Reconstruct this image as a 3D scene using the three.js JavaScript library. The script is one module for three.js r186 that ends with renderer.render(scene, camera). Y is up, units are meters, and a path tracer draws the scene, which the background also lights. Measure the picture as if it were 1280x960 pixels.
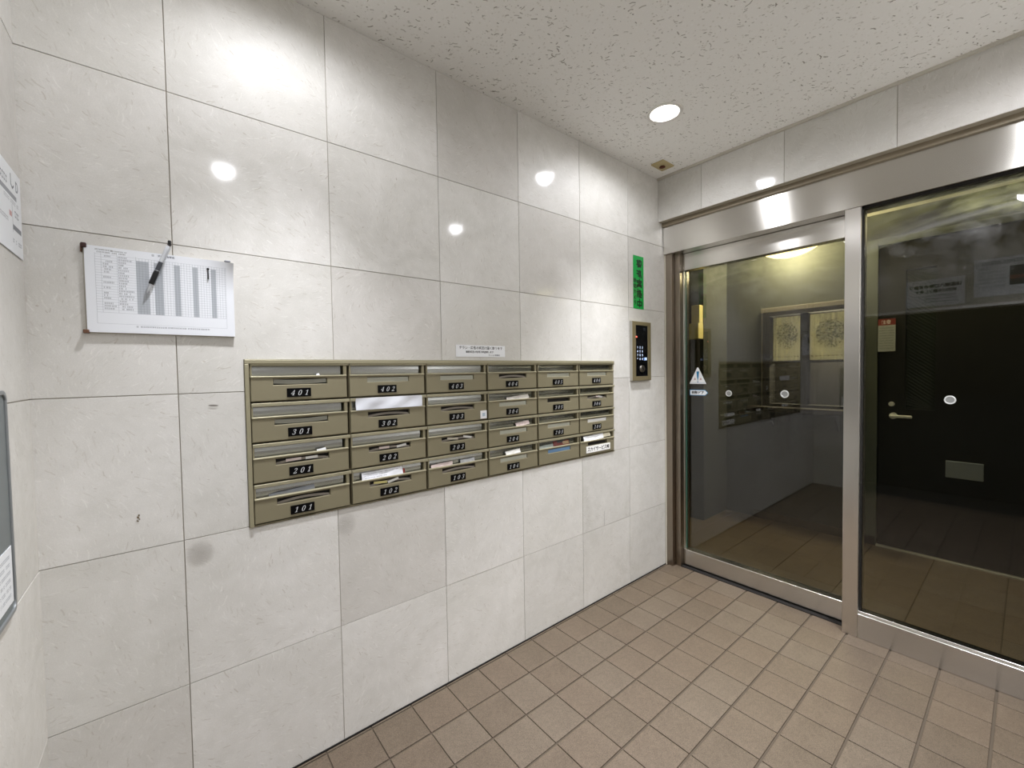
import * as THREE from 'three';
import { RoundedBoxGeometry } from 'three/addons/geometries/RoundedBoxGeometry.js';
import { mergeGeometries } from 'three/addons/utils/BufferGeometryUtils.js';
import { ImprovedNoise } from 'three/addons/math/ImprovedNoise.js';
import { RectAreaLightUniformsLib } from 'three/addons/lights/RectAreaLightUniformsLib.js';

// ------------------------------------------------------------------ camera, sky, light, exposure
RectAreaLightUniformsLib.init();
const scene = new THREE.Scene();
const camera = new THREE.PerspectiveCamera(2 * Math.atan(480 / 527.18) * 180 / Math.PI, 1280 / 960, 0.02, 60);
camera.rotation.order = 'YXZ';
camera.rotation.set(-0.0305, -0.6822, -0.016);
camera.position.set(0.387, 1.241, 1.4495);
scene.background = new THREE.Color(0x06080b);            // night outside the entrance
const renderer = new THREE.WebGLRenderer();
renderer.toneMapping = THREE.LinearToneMapping;
renderer.toneMappingExposure = 0.96;
renderer.shadowMap.enabled = true;

const CEIL = 2.395, XL = 0.139, XW = 2.80, ZB = 1.9, TILE = 0.4046;
const ROWS = [0, 0.3936, 0.7936, 1.1936, 1.5936, 1.9936, CEIL];
const LIGHTS = [                                          // the four recessed downlights of the lobby: x, z, label, candela and half angle of the reflector beam
  [2.160, 0.390, 'round recessed ceiling downlight shining white in the ceiling by the glass door', 11, 0.62],
  [0.662, 0.392, 'round recessed downlight shining above the wall notice with the hanging pen', 9, 0.62],
  [0.660, 1.415, 'round recessed downlight shining above the entrance opening of the lobby', 7, 0.9],
  [2.205, 1.470, 'round recessed downlight shining in front of the fixed glass panel', 15, 1.02],
];
const DOWNLIGHT = { color: 0xf8f9ff, spill: 1.0, spillAngle: 1.5, glow: 6 };   // reflector beam and the wide spill of the bare bulb
const HALL_LAMP = { color: 0xfff0cc, power: 5.6, glow: 8 };

// ------------------------------------------------------------------ helpers
const taken = {};
function numbered(name) {
  taken[name] = (taken[name] ?? -1) + 1;
  return taken[name] ? name + '_' + String(taken[name]).padStart(3, '0') : name;
}
function rng(seed) { let a = seed >>> 0; return () => { a = (a + 0x6D2B79F5) | 0; let t = Math.imul(a ^ (a >>> 15), 1 | a); t = (t + Math.imul(t ^ (t >>> 7), 61 | t)) ^ t; return ((t ^ (t >>> 14)) >>> 0) / 4294967296; }; }
const shadows = (o) => { o.castShadow = o.receiveShadow = true; return o; };
function part(name, geo, mat, parent, pos, label) {      // a mesh inside a thing
  const m = shadows(new THREE.Mesh(geo, mat)); m.name = name;
  if (pos) m.position.set(...pos);
  if (label) m.userData.label = label;
  parent.add(m); return m;
}
function thing(name, label, category, pos = [0, 0, 0], group) {
  const g = new THREE.Group(); g.name = numbered(name); g.position.set(...pos);
  g.userData = { label, category }; if (group) g.userData.group = group;
  scene.add(g); return g;
}
function single(name, geo, mat, label, category, pos = [0, 0, 0], group) {
  const m = shadows(new THREE.Mesh(geo, mat)); m.name = numbered(name); m.position.set(...pos);
  m.userData = { label, category }; if (group) m.userData.group = group;
  scene.add(m); return m;
}
function struct(name, geo, mat, label, pos) {
  const m = geo ? shadows(new THREE.Mesh(geo, mat)) : new THREE.Group(); m.name = numbered(name);
  if (pos) m.position.set(...pos);
  m.userData = { kind: 'structure', label }; scene.add(m); return m;
}
const box = (w, h, d) => new THREE.BoxGeometry(w, h, d);
const at = (g, x, y, z) => g.translate(x, y, z);
const span = (x0, x1, y0, y1, z0, z1) => at(box(x1 - x0, y1 - y0, z1 - z0), (x0 + x1) / 2, (y0 + y1) / 2, (z0 + z1) / 2);
const rspan = (x0, x1, y0, y1, z0, z1, r = 0.002, s = 2) => at(new RoundedBoxGeometry(x1 - x0, y1 - y0, z1 - z0, s, r), (x0 + x1) / 2, (y0 + y1) / 2, (z0 + z1) / 2);
const poly = (pts, holes = []) => {
  const s = new THREE.Shape(pts.map((p) => new THREE.Vector2(...p)));
  for (const h of holes) s.holes.push(new THREE.Path(h.map((p) => new THREE.Vector2(...p))));
  return s;
};
const rect = (x0, x1, y0, y1) => [[x0, y0], [x1, y0], [x1, y1], [x0, y1]];
const slab = (shape, d, bevel = 0) => new THREE.ExtrudeGeometry(shape, bevel ? { depth: d - 2 * bevel, bevelEnabled: true, bevelSize: bevel, bevelThickness: bevel, bevelOffset: -bevel, bevelSegments: 2, curveSegments: 10 } : { depth: d, bevelEnabled: false, curveSegments: 20 });
const join = (...g) => mergeGeometries(g.map((x) => (x.index ? x.toNonIndexed() : x)));
function uvMetres(geo, fx, fy, ox = 0, oy = 0, k = 1) {  // planar uv from two axes, in units of the texture's size
  const p = geo.attributes.position, u = new Float32Array(p.count * 2), get = { x: (i) => p.getX(i), y: (i) => p.getY(i), z: (i) => p.getZ(i) };
  for (let i = 0; i < p.count; i++) { u[2 * i] = get[fx](i) * k + ox; u[2 * i + 1] = get[fy](i) * k + oy; }
  geo.setAttribute('uv', new THREE.BufferAttribute(u, 2)); return geo;
}
function canvas(w, h, draw) {
  const c = document.createElement('canvas'); c.width = w; c.height = h; draw(c.getContext('2d'), w, h);
  const t = new THREE.CanvasTexture(c); t.colorSpace = THREE.SRGBColorSpace; t.wrapS = t.wrapT = THREE.RepeatWrapping; return t;
}
function dataTexture(w, h, f, srgb = true) {
  const d = new Uint8Array(w * h * 4);
  for (let y = 0; y < h; y++) for (let x = 0; x < w; x++) { const c = f(x, y), i = 4 * (y * w + x); d[i] = c[0]; d[i + 1] = c[1]; d[i + 2] = c[2]; d[i + 3] = 255; }
  const t = new THREE.DataTexture(d, w, h); t.magFilter = t.minFilter = THREE.LinearFilter; t.wrapS = t.wrapT = THREE.RepeatWrapping;
  if (srgb) t.colorSpace = THREE.SRGBColorSpace; t.needsUpdate = true; return t;
}
const std = (o) => new THREE.MeshStandardMaterial(o), phys = (o) => new THREE.MeshPhysicalMaterial(o);

// ------------------------------------------------------------------ Japanese lettering, drawn stroke by stroke on a 10 x 10 grid (digit pairs x y)
const STROKES = {
  チ: '8122 1494 525639', ラ: '2181 14847649', シ: '2132 1425 198683', '・': '4555', 広: '5051 1292 1209 5428 2878 6689', 告: '5055 3114 2282 0595 2686892926', の: '522417385552839669',
  投: '2129 0343 0745 5154 5181 8193 4585 8548 5599', 函: '1181 8153 5357 3445 7465 141999 9994', は: '1119 4393 71777748 7799', 固: '1191991911 2474 5256 3676783836', く: '712579',
  禁: '0141 2125 2205 2245 5191 7175 7255 7295 2686 0797 5759 2839 7889', じ: '31375987 5263 7283', ま: '1383 1585 5158 5838 3847 4789', す: '0393 616746566749', 無: '2012 2292 0494 0797 2327 4347 6367 8387 1819 3839 5859 7889',
  断: '1119 1949 3138 1444 1542 5141 8262 6259 6494 8489', 発: '1141 4105 6195 8272 2474 1686 4439 64696999', 見: '2181862621 2383 2484 3609 666999', 次: '1122 1726 4131 51439283 6449 6699', 第: '1131 5181 2132 6172 13838515 15171787 8798 5239',
  通: '4181 8163 43834843 4585 6368 111204242709 092999', 報: '0242 2029 0444 1527 0646 5191 91945159 5585 8559 5599', し: '21275987', マ: '11919146 3669', ン: '1132 196893', ョ: '3383893989 3686',
  管: '1131 5181 0393 0305 9395 3474763634 3439 38787939', 理: '0141 0444 0848 2128 51919555 5151 5393 7179 5797 4999', 組: '2103 0343 4105 0545 2529 1719 3749 61919199 6169 6393 6696 4999', 合: '5004 5094 3575 2686892926',
  防: '01414124 24464638 0109 7072 4393 6349 65858579', 犯: '3103 01363638 0549 518181856585 5155599997', 警: '0242 1444 2125 5192 6155 7195 0696 2777 2888 2929 2888', 戒: '0282 0555 3238 5258 6199 8269', 実: '5052 02920203 9293 1484 2686 0797 5258 5709 5799',
  施: '2022 0343 2309 253539 6142 5282 5495959773 7378 535999', 中: '1393979717 1317 5059', 自: '5042 22828929 2922 2484 2686', 動: '0141 0343 2028 0646 0949 04540464 46424 6292 92898979 7169', ド: '3139 3475 7172 9192', ア: '11919165 53575739', ス: '21818119 5689',
  カ: '138383888878 414419', イ: '8115 5459', サ: '0393 3136 71777749', ー: '1595', ビ: '21292989 2574 7182 9092', 様: '2129 0343 2307 2345 5162 8172 4292 4494 4696 6269 7799 6547', メ: '7119 3479', セ: '31383889 04939376', ル: '37373719 61696996',
  お: '1383 41484828 27363665 65878768 7192', り: '2125 71767649', 日: '2181892921 2585', 月: '218189 2119 2484 2686', 清: '1122 0414 1918 4191 4393 6064 3595 4689 4649', 掃: '2129 0343 0745 51919444 4494 5292 4696 7599', 物: '1103 1343 2129 0646 6143 43939389 6347 7359', 注: '1122 0414 1918 6172 4393 4696 6369 4999', 意: '5051 1292 3142 1494 2585 2787 2527 8587 0808 38397989 5869', 入: '4151 5109 5199', 口: '2282892922', 住: '2103 1219 6172 4393 4696 6369 4999', 者: '4045 1282 0595 8109 2686892926 2787', 様_: '',
};
function jp(ctx, text, x, y, size, weight = 0.09, color = '#111') {
  ctx.strokeStyle = color; ctx.lineWidth = size * weight; ctx.lineCap = 'round'; ctx.lineJoin = 'round';
  [...text].forEach((ch, i) => {
    for (const s of (STROKES[ch] ?? '').split(' ')) {
      if (s.length < 4) continue;
      ctx.beginPath();
      for (let k = 0; k + 1 < s.length; k += 2) { const px = x + (i + (+s[k]) / 10.5) * size, py = y + (+s[k + 1]) / 10.5 * size; if (k) ctx.lineTo(px, py); else ctx.moveTo(px, py); }
      ctx.stroke();
    }
  });
}
function jpColumn(ctx, text, x, y, size, step, weight, color) { [...text].forEach((ch, i) => jp(ctx, ch, x, y + i * step, size, weight, color)); }
function greek(ctx, x, y, w, h, seed, color = '#555') {   // print too small to read in the photograph
  const r = rng(seed); ctx.fillStyle = color;
  for (let px = x; px < x + w;) { const k = h * (0.35 + 0.5 * r()); if (r() > 0.12) { ctx.fillRect(px, y + h * 0.15 * r(), k * 0.8, h * 0.16); ctx.fillRect(px + k * 0.2, y, h * 0.13, h); ctx.fillRect(px, y + h * 0.6 + h * 0.2 * r(), k * 0.75, h * 0.14); } px += k * 1.12; }
}

// ------------------------------------------------------------------ materials
const noise = new ImprovedNoise();
const tileable = (n, x, y, z) => {                        // noise that repeats every n cells
  const u = x / n, v = y / n, a = noise.noise(x, y, z), b = noise.noise(x - n, y, z), c = noise.noise(x, y - n, z), d = noise.noise(x - n, y - n, z);
  return (a * (1 - u) + b * u) * (1 - v) + (c * (1 - u) + d * u) * v;
};
const MARBLE_M = 1.7;                                     // metres across the marble texture
const marbleMap = (() => {
  const N = 1536, r = rng(11), base = new Float32Array(N * N);
  for (let y = 0; y < N; y++) for (let x = 0; x < N; x++) {
    const u = x / N, v = y / N;
    const w = tileable(6, u * 6, v * 6, 3.1), w2 = tileable(8, u * 8, v * 8, 9.7);
    const a = tileable(5, u * 5, v * 5, 1.3), wx = ((u * 22 + w * 2.5) % 22 + 22) % 22, wy = ((v * 22 + w2 * 2.5) % 22 + 22) % 22;
    const b = tileable(22, wx, wy, 5.2), c = tileable(70, u * 70, v * 70, 7.7);
    base[y * N + x] = a * 11 + b * 9 + c * 5;
  }
  const c = document.createElement('canvas'); c.width = c.height = N; const ctx = c.getContext('2d'), img = ctx.createImageData(N, N);
  for (let i = 0; i < N * N; i++) { const d = base[i] + (r() - 0.5) * 9; img.data[4 * i] = 221 + d; img.data[4 * i + 1] = 219 + d; img.data[4 * i + 2] = 214 + d * 1.1; img.data[4 * i + 3] = 255; }
  ctx.putImageData(img, 0, 0);
  ctx.lineCap = 'round';
  for (let i = 0; i < 15000; i++) {                        // pale feathery crystals, a few darker flecks
    const x = r() * N, y = r() * N, g = noise.noise(x / 260, y / 260, 2.2) * 3 + 0.9, l = 4 + 22 * r() * r(), bend = (r() - 0.5) * 0.9, pale = r() < 0.72;
    ctx.strokeStyle = pale ? `rgba(250,249,245,${0.12 + 0.42 * r() * r()})` : `rgba(150,138,122,${0.10 + 0.26 * r() * r()})`;
    ctx.lineWidth = 0.7 + 1.5 * r();
    for (const ox of [0, -N, N]) { if (ox && x + ox > -60 && x + ox < N + 60 === false) continue; ctx.beginPath(); ctx.moveTo(x + ox, y); ctx.quadraticCurveTo(x + ox + Math.cos(g) * l / 2, y + Math.sin(g) * l / 2, x + ox + Math.cos(g + bend) * l, y + Math.sin(g + bend) * l); ctx.stroke(); }
  }
  for (let i = 0; i < 120; i++) { ctx.fillStyle = `rgba(120,104,84,${0.1 + 0.25 * r()})`; ctx.beginPath(); ctx.ellipse(r() * N, r() * N, 1 + 2.2 * r(), 0.7 + r(), r() * 3, 0, 7); ctx.fill(); }
  const t = new THREE.CanvasTexture(c); t.colorSpace = THREE.SRGBColorSpace; t.wrapS = t.wrapT = THREE.RepeatWrapping; return t;
})();
const marble = [0xffffff, 0xf6f6f5, 0xfbfbfa, 0xf2f1f0].map((color) => phys({ map: marbleMap, color, roughness: 0.55, clearcoat: 0.65, clearcoatRoughness: 0.075 }));
const grout = std({ color: 0xada69a, roughness: 0.9 });
const floorMap = (() => {
  const N = 512, r = rng(5);
  return dataTexture(N, N, (x, y) => {
    const n = tileable(6, x / N * 6, y / N * 6, 4.4) * 9 + tileable(40, x / N * 40, y / N * 40, 1.4) * 6 + (r() - 0.5) * 34 - (r() < 0.07 ? 22 * r() : 0) + (r() < 0.05 ? 20 * r() : 0);
    return [103 + n, 91 + n * 0.95, 77 + n * 0.9].map((v) => Math.max(0, Math.min(255, v)));
  });
})();
const floorTile = [0xffffff, 0xf8f5f2, 0xfbf7f4, 0xf3f0ec].map((color) => std({ map: floorMap, color, roughness: 0.62, bumpMap: floorMap, bumpScale: 0.0006 }));
const floorGrout = std({ color: 0x574d41, roughness: 0.95 });
const ceilingMap = canvas(2048, 2048, (ctx, W) => {       // mineral-fibre board, 2.7 m across: worm-like fissures and pinholes
  ctx.fillStyle = '#f4f3ef'; ctx.fillRect(0, 0, W, W); const r = rng(23); ctx.lineCap = 'round';
  for (let i = 0; i < 26000; i++) { ctx.fillStyle = r() < 0.5 ? 'rgba(255,255,252,.35)' : 'rgba(190,186,176,.28)'; ctx.fillRect(r() * W, r() * W, 2 + 3 * r(), 2 + 3 * r()); }
  for (let i = 0; i < 4800; i++) {
    const x = r() * W, y = r() * W, g = 0.7 + (r() - 0.5) * 1.9, l = 4 + 15 * r() * r(), b = (r() - 0.5) * 1.4;
    ctx.strokeStyle = `rgba(92,84,74,${0.25 + 0.5 * r()})`; ctx.lineWidth = 1.1 + 1.5 * r();
    ctx.beginPath(); ctx.moveTo(x, y); ctx.lineTo(x + Math.cos(g) * l / 2, y + Math.sin(g) * l / 2); ctx.lineTo(x + Math.cos(g) * l / 2 + Math.cos(g + b) * l / 2, y + Math.sin(g) * l / 2 + Math.sin(g + b) * l / 2); ctx.stroke();
  }
  for (let i = 0; i < 3000; i++) { ctx.fillStyle = `rgba(84,76,68,${0.2 + 0.5 * r()})`; ctx.beginPath(); ctx.arc(r() * W, r() * W, 0.7 + 1.2 * r(), 0, 7); ctx.fill(); }
});
const board = std({ map: ceilingMap, bumpMap: ceilingMap, bumpScale: 0.0006, roughness: 0.95 });
const brushed = (() => {                                  // fine streaks, long along u
  const r = rng(7), row = Array.from({ length: 256 }, () => r());
  return dataTexture(64, 256, (x, y) => { const v = 150 + 70 * row[y] + 20 * (r() - 0.5); return [v, v, v]; }, false);
})();
const steelAcross = phys({ color: 0xd3d0ca, metalness: 1, roughness: 0.24, anisotropy: 0.9, anisotropyRotation: Math.PI / 2 });
const steelUpright = phys({ color: 0xe4e1dc, metalness: 1, roughness: 0.28, anisotropy: 0.88 });
const steelJamb = phys({ color: 0x9c9285, metalness: 1, roughness: 0.28, anisotropy: 0.88 });
const steelPlain = std({ color: 0xb8b2a8, metalness: 1, roughness: 0.3 });
const flapSteel = phys({ color: 0xa6a8a6, metalness: 1, roughness: 0.25, anisotropy: 0.85, anisotropyRotation: Math.PI / 2 });
const olive = std({ color: 0x8b846b, metalness: 0.25, roughness: 0.48 });
const oliveRim = std({ color: 0xa09a80, metalness: 0.3, roughness: 0.42 });
const oliveDark = std({ color: 0x5c543c, metalness: 0.2, roughness: 0.6 });
const black = std({ color: 0x0c0c0d, roughness: 0.4 });
const rubber = std({ color: 0x16130f, roughness: 0.8 });
const creamPaint = std({ color: 0xd8d4c4, roughness: 0.85 });
const hallPaint = std({ color: 0x40423b, roughness: 0.9 });
const tinted = phys({ color: 0xb2b4a8, transmission: 1, thickness: 0, roughness: 0, ior: 1.70, metalness: 0 });
const paper = std({ color: 0xe9ebee, roughness: 0.7 });

// ------------------------------------------------------------------ the setting: floor
{
  const f = struct('floor', span(XL - 0.2, XW + 0.16, -0.12, -0.004, -0.02, ZB), floorGrout, 'brown square quarry tile floor with dark recessed joints');
  const px = 0.1500, pz = 0.1525, x0 = 1.649, z0 = 0.012, r = rng(3);
  const geos = [0, 1, 2, 3].map((k) => uvMetres(new RoundedBoxGeometry(px - 0.0028, 0.008, pz - 0.0072, 1, 0.0016), 'x', 'z', k * 0.27, k * 0.41, 1 / 0.6));
  for (let i = -11; i < 9; i++) for (let k = -1; k < 12; k++) {
    const xa = Math.max(x0 + i * px, XL - 0.05), xb = Math.min(x0 + (i + 1) * px, XW + 0.1), za = Math.max(z0 + k * pz, 0.0), zb = Math.min(z0 + (k + 1) * pz, ZB);
    if (xb - xa < 0.02 || zb - za < 0.02) { if (zb - za < 0.008 || xb - xa < 0.02) continue; }
    const full = xb - xa > px - 1e-4 && zb - za > pz - 1e-4, q = Math.floor(r() * 4);
    const g = full ? geos[q] : uvMetres(new RoundedBoxGeometry(xb - xa - 0.0028, 0.008, Math.max(0.004, zb - za - 0.006), 1, 0.0015), 'x', 'z', r(), r(), 1 / 0.6);
    part('tile', g, floorTile[Math.floor(r() * 4)], f, [(xa + xb) / 2, -0.004 + (r() - 0.5) * 0.0006, (za + zb) / 2]);
  }
}
{ // floor of the hall beyond the glass, larger tiles
  const f = struct('floor', span(XW + 0.16, 5.2, -0.12, -0.003, -2.6, 2.6), floorGrout, 'brown tiled floor of the dim hall behind the glass');
  const r = rng(8), hall = [0xffffff, 0xf8f4ec, 0xfdf8f0].map((color) => std({ map: floorMap, color, roughness: 0.5 }));
  const g = [0, 1, 2].map((k) => uvMetres(new RoundedBoxGeometry(0.3 - 0.0014, 0.006, 0.305 - 0.0014, 1, 0.001), 'x', 'z', k * 0.3, k * 0.7, 1 / 0.6));
  for (let i = 0; i < 5; i++) for (let k = -6; k < 4; k++) part('tile', g[Math.floor(r() * 3)], hall[Math.floor(r() * 3)], f, [XW + 0.16 + 0.15 + i * 0.3, -0.003, 1.0795 + (k - 0.5) * 0.305]);
}

// ------------------------------------------------------------------ the setting: mailbox wall with its marble tiles
const HOLE = [0.5575, 2.2835, 0.7905, 1.2870];
function minusHole(x0, x1, y0, y1, [a, b, c, d]) {        // the rectangle without the mailbox opening
  if (x1 <= a || x0 >= b || y1 <= c || y0 >= d) return [rect(x0, x1, y0, y1)];
  const L = x0 < a, R = x1 > b, T = y1 > d, B = y0 < c;
  if (L && T) return [[[x0, y0], [a, y0], [a, d], [x1, d], [x1, y1], [x0, y1]]];
  if (R && T) return [[[b, y0], [x1, y0], [x1, y1], [x0, y1], [x0, d], [b, d]]];
  if (R && B) return [[[x0, y0], [x1, y0], [x1, y1], [b, y1], [b, c], [x0, c]]];
  if (L && B) return [[[x0, y0], [x1, y0], [x1, c], [a, c], [a, y1], [x0, y1]]];
  if (L) return [rect(x0, a, y0, y1)];
  if (R) return [rect(b, x1, y0, y1)];
  if (T) return [rect(x0, x1, d, y1)];
  if (B) return [rect(x0, x1, y0, c)];
  return [];
}
const inset = (pts, g) => {                              // shrink a right-angled outline by half a joint
  const n = pts.length;
  return pts.map((p, i) => {
    const a = pts[(i + n - 1) % n], b = pts[(i + 1) % n];
    const e1 = [p[0] - a[0], p[1] - a[1]], e2 = [b[0] - p[0], b[1] - p[1]], n1 = [-Math.sign(e1[1]), Math.sign(e1[0])], n2 = [-Math.sign(e2[1]), Math.sign(e2[0])];
    return [p[0] + g * (n1[0] + n2[0]), p[1] + g * (n1[1] + n2[1])];
  });
};
const tr = rng(42);
function marbleTile(parent, pts, turn) {                 // turn: places the xy outline on its wall
  const g = slab(poly(inset(pts, 0.0011)), 0.0038, 0.0005);
  uvMetres(g, 'x', 'y', tr() * 3, tr() * 3, 1 / MARBLE_M);
  const m = part('tile', g, marble[Math.floor(tr() * 4)], parent);
  turn(m, (tr() - 0.5) * 0.0006);
  return m;
}
const wallBack = struct('wall_back', at(slab(poly(rect(-0.1, XW + 0.1, 0, CEIL + 0.1), [rect(...HOLE)]), 0.30), 0, 0, -0.3035), grout, 'polished cream marble tile wall with the mailboxes set into it');
const colX = [XL - 0.003, ...[1, 2, 3, 4, 5, 6].map((k) => k * TILE), XW];
for (let i = 0; i < 7; i++) for (let j = 0; j < 6; j++)
  for (const pts of minusHole(colX[i], colX[i + 1], ROWS[j], ROWS[j + 1], HOLE)) marbleTile(wallBack, pts, (m, d) => m.position.set(0, 0, -0.0038 + d));

// marks on the wall: a brown chip, a grey blotch, a scratch
const mark = (w, h, draw) => { const t = canvas(64, 64, draw); return [new THREE.PlaneGeometry(w, h), std({ map: t, transparent: true, roughness: 0.8, depthWrite: false, polygonOffset: true, polygonOffsetFactor: -1 })]; };
{
  const soft = (rgb, a) => (ctx) => { const g = ctx.createRadialGradient(32, 32, 4, 32, 32, 31); g.addColorStop(0, `rgba(${rgb},${a})`); g.addColorStop(0.6, `rgba(${rgb},${a * 0.7})`); g.addColorStop(1, `rgba(${rgb},0)`); ctx.fillStyle = g; ctx.fillRect(0, 0, 64, 64); };
  part('stain', ...mark(0.075, 0.08, soft('128,119,108', 0.26)), wallBack, [0.438, 0.748, 0.0013]);
  part('stain', ...mark(0.07, 0.09, soft('140,134,126', 0.20)), wallBack, [0.835, 0.735, 0.0013]);
  part('chip', ...mark(0.016, 0.022, (ctx) => { ctx.fillStyle = '#6b5836'; for (const [x, y, w, h] of [[30, 6, 14, 16], [18, 22, 22, 12], [34, 38, 12, 10], [16, 50, 20, 8]]) { ctx.beginPath(); ctx.ellipse(x + w / 2, y + h / 2, w / 2, h / 2, 0.5, 0, 7); ctx.fill(); } }), wallBack, [0.314, 0.878, 0.0013]);
  part('scratch', ...mark(0.012, 0.085, (ctx) => { ctx.fillStyle = 'rgba(120,104,92,.55)'; ctx.fillRect(26, 2, 10, 60); }), wallBack, [2.192, 0.437, 0.0013]);
  part('chip', ...mark(0.03, 0.01, (ctx) => { ctx.fillStyle = 'rgba(96,88,76,.75)'; ctx.beginPath(); ctx.ellipse(32, 32, 26, 14, 0.3, 0, 7); ctx.fill(); }), wallBack, [0.481, 1.158, 0.0013]);
}
// dark seam where the wall meets the floor
struct('trim', span(XL, XW, 0.0, 0.005, 0.0, 0.0035), rubber, 'thin dark sealant line along the foot of the marble wall').name = 'trim_1';

// ------------------------------------------------------------------ left wall, entrance, rear wall
const PIER = 0.42;
{
  const w = struct('wall_left', span(XL - 0.22, XL - 0.0035, 0, CEIL + 0.1, -0.1, PIER), grout, 'narrow marble tiled return wall at the left edge');
  const zs = [-0.003, PIER];
  for (let i = 0; i < 1; i++) for (let j = 0; j < 6; j++) {
    if (zs[i + 1] - zs[i] < 0.01) continue;
    marbleTile(w, rect(-zs[i + 1], -zs[i], ROWS[j], ROWS[j + 1]), (m, d) => { m.rotation.y = Math.PI / 2; m.position.set(XL - 0.0038 + d, 0, 0); });
  }
}
{ // entrance: a panel over the opening with a steel edge, dark glass door standing further out, outdoors at night
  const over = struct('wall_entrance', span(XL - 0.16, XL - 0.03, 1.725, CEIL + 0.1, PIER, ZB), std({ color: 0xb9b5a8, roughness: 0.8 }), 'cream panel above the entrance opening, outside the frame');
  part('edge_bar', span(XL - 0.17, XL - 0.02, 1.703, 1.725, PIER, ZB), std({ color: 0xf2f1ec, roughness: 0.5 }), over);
  struct('floor_porch', span(-0.62, XL - 0.2, -0.12, -0.004, -0.1, 2.2), std({ color: 0x2a2a2a, roughness: 0.9 }), 'dark porch floor outside the entrance');
  struct('wall_porch', span(-0.62, -0.5, 0, 2.6, -0.1, 2.2), std({ color: 0x23262a, roughness: 0.8 }), 'dark porch wall outside the entrance');
  struct('ceiling_porch', span(-0.6, XL - 0.16, CEIL + 0.02, CEIL + 0.12, -0.1, 2.2), creamPaint, 'porch ceiling outside the entrance');
}
{
  const w = struct('wall_front', span(-0.6, XW + 0.25, 0, CEIL + 0.1, ZB, ZB + 0.14), grout, 'marble tiled wall behind the camera');
  for (let i = 0; i < 7; i++) for (let j = 0; j < 6; j++) marbleTile(w, rect(-colX[i + 1], -colX[i], ROWS[j], ROWS[j + 1]), (m, d) => { m.rotation.y = Math.PI; m.position.set(0, 0, ZB + 0.0006 + d); });
}

// ------------------------------------------------------------------ ceiling with round holes for the downlights
{
  const s = poly(rect(-0.05, XW + 0.1, -ZB - 0.1, 0.1));
  for (const [x, z] of LIGHTS) { const p = new THREE.Path(); p.absarc(x, -z, 0.062, 0, Math.PI * 2, true); s.holes.push(p); }
  const g = slab(s, 0.1); uvMetres(g, 'x', 'y', 0, 0, 1 / 2.7);
  const c = struct('ceiling', g, board, 'grey-white fissured mineral board ceiling', [0, CEIL, 0]); c.rotation.x = -Math.PI / 2;
  struct('ceiling_void', span(-0.05, XW + 0.1, CEIL + 0.19, CEIL + 0.22, -0.1, ZB + 0.1), rubber, 'slab above the suspended ceiling');
}

// ------------------------------------------------------------------ beam over the glass front, header, posts
const XB = 2.735, BEAM_Y = 2.135;
{
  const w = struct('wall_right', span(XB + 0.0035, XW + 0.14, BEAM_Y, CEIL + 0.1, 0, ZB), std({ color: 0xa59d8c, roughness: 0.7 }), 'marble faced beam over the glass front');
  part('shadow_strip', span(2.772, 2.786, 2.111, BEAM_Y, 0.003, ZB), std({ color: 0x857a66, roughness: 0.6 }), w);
  const zs = [0, 0.27, 0.68, 1.09, 1.5, ZB];
  for (let i = 0; i < 5; i++) marbleTile(w, rect(zs[i], zs[i + 1], BEAM_Y, CEIL), (m, d) => { m.rotation.y = -Math.PI / 2; m.position.set(XB + 0.0038 + d, 0, 0); });
  struct('trim', at(box(0.012, 0.012, ZB), XB - 0.006, CEIL - 0.006, ZB / 2), std({ color: 0xc9c4b8, roughness: 0.7 }), 'slim white cornice strip between ceiling and beam').name = 'trim_2';
}
const MUL = [0.908, 0.9655];                              // the middle post
struct('trim', rspan(2.785, 2.93, 1.945, BEAM_Y, 0.004, ZB, 0.0025), steelAcross, 'brushed steel header over the glass door').name = 'trim_3';
struct('trim', rspan(2.787, 2.90, 0, 1.945, MUL[0], MUL[1], 0.0025), steelUpright, 'brushed steel post between glass door and fixed panel').name = 'trim_4';
{
  const j = struct('trim', null, null, 'brushed steel door jamb at the marble wall'); j.name = 'trim_5';
  part('outer_jamb', rspan(2.806, 2.95, 0, 1.945, 0.006, 0.047, 0.002), steelJamb, j);
  part('inner_jamb', rspan(2.838, 2.95, 0, 1.945, 0.048, 0.082, 0.002), steelJamb, j);
  part('edge_bead', span(2.800, 2.806, 0, 2.12, 0.001, 0.006), creamPaint, j);
}
struct('trim', span(2.84, 2.95, 0, 0.004, 0.08, MUL[0]), rubber, 'dark floor guide slot under the sliding glass door').name = 'trim_6';

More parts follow.
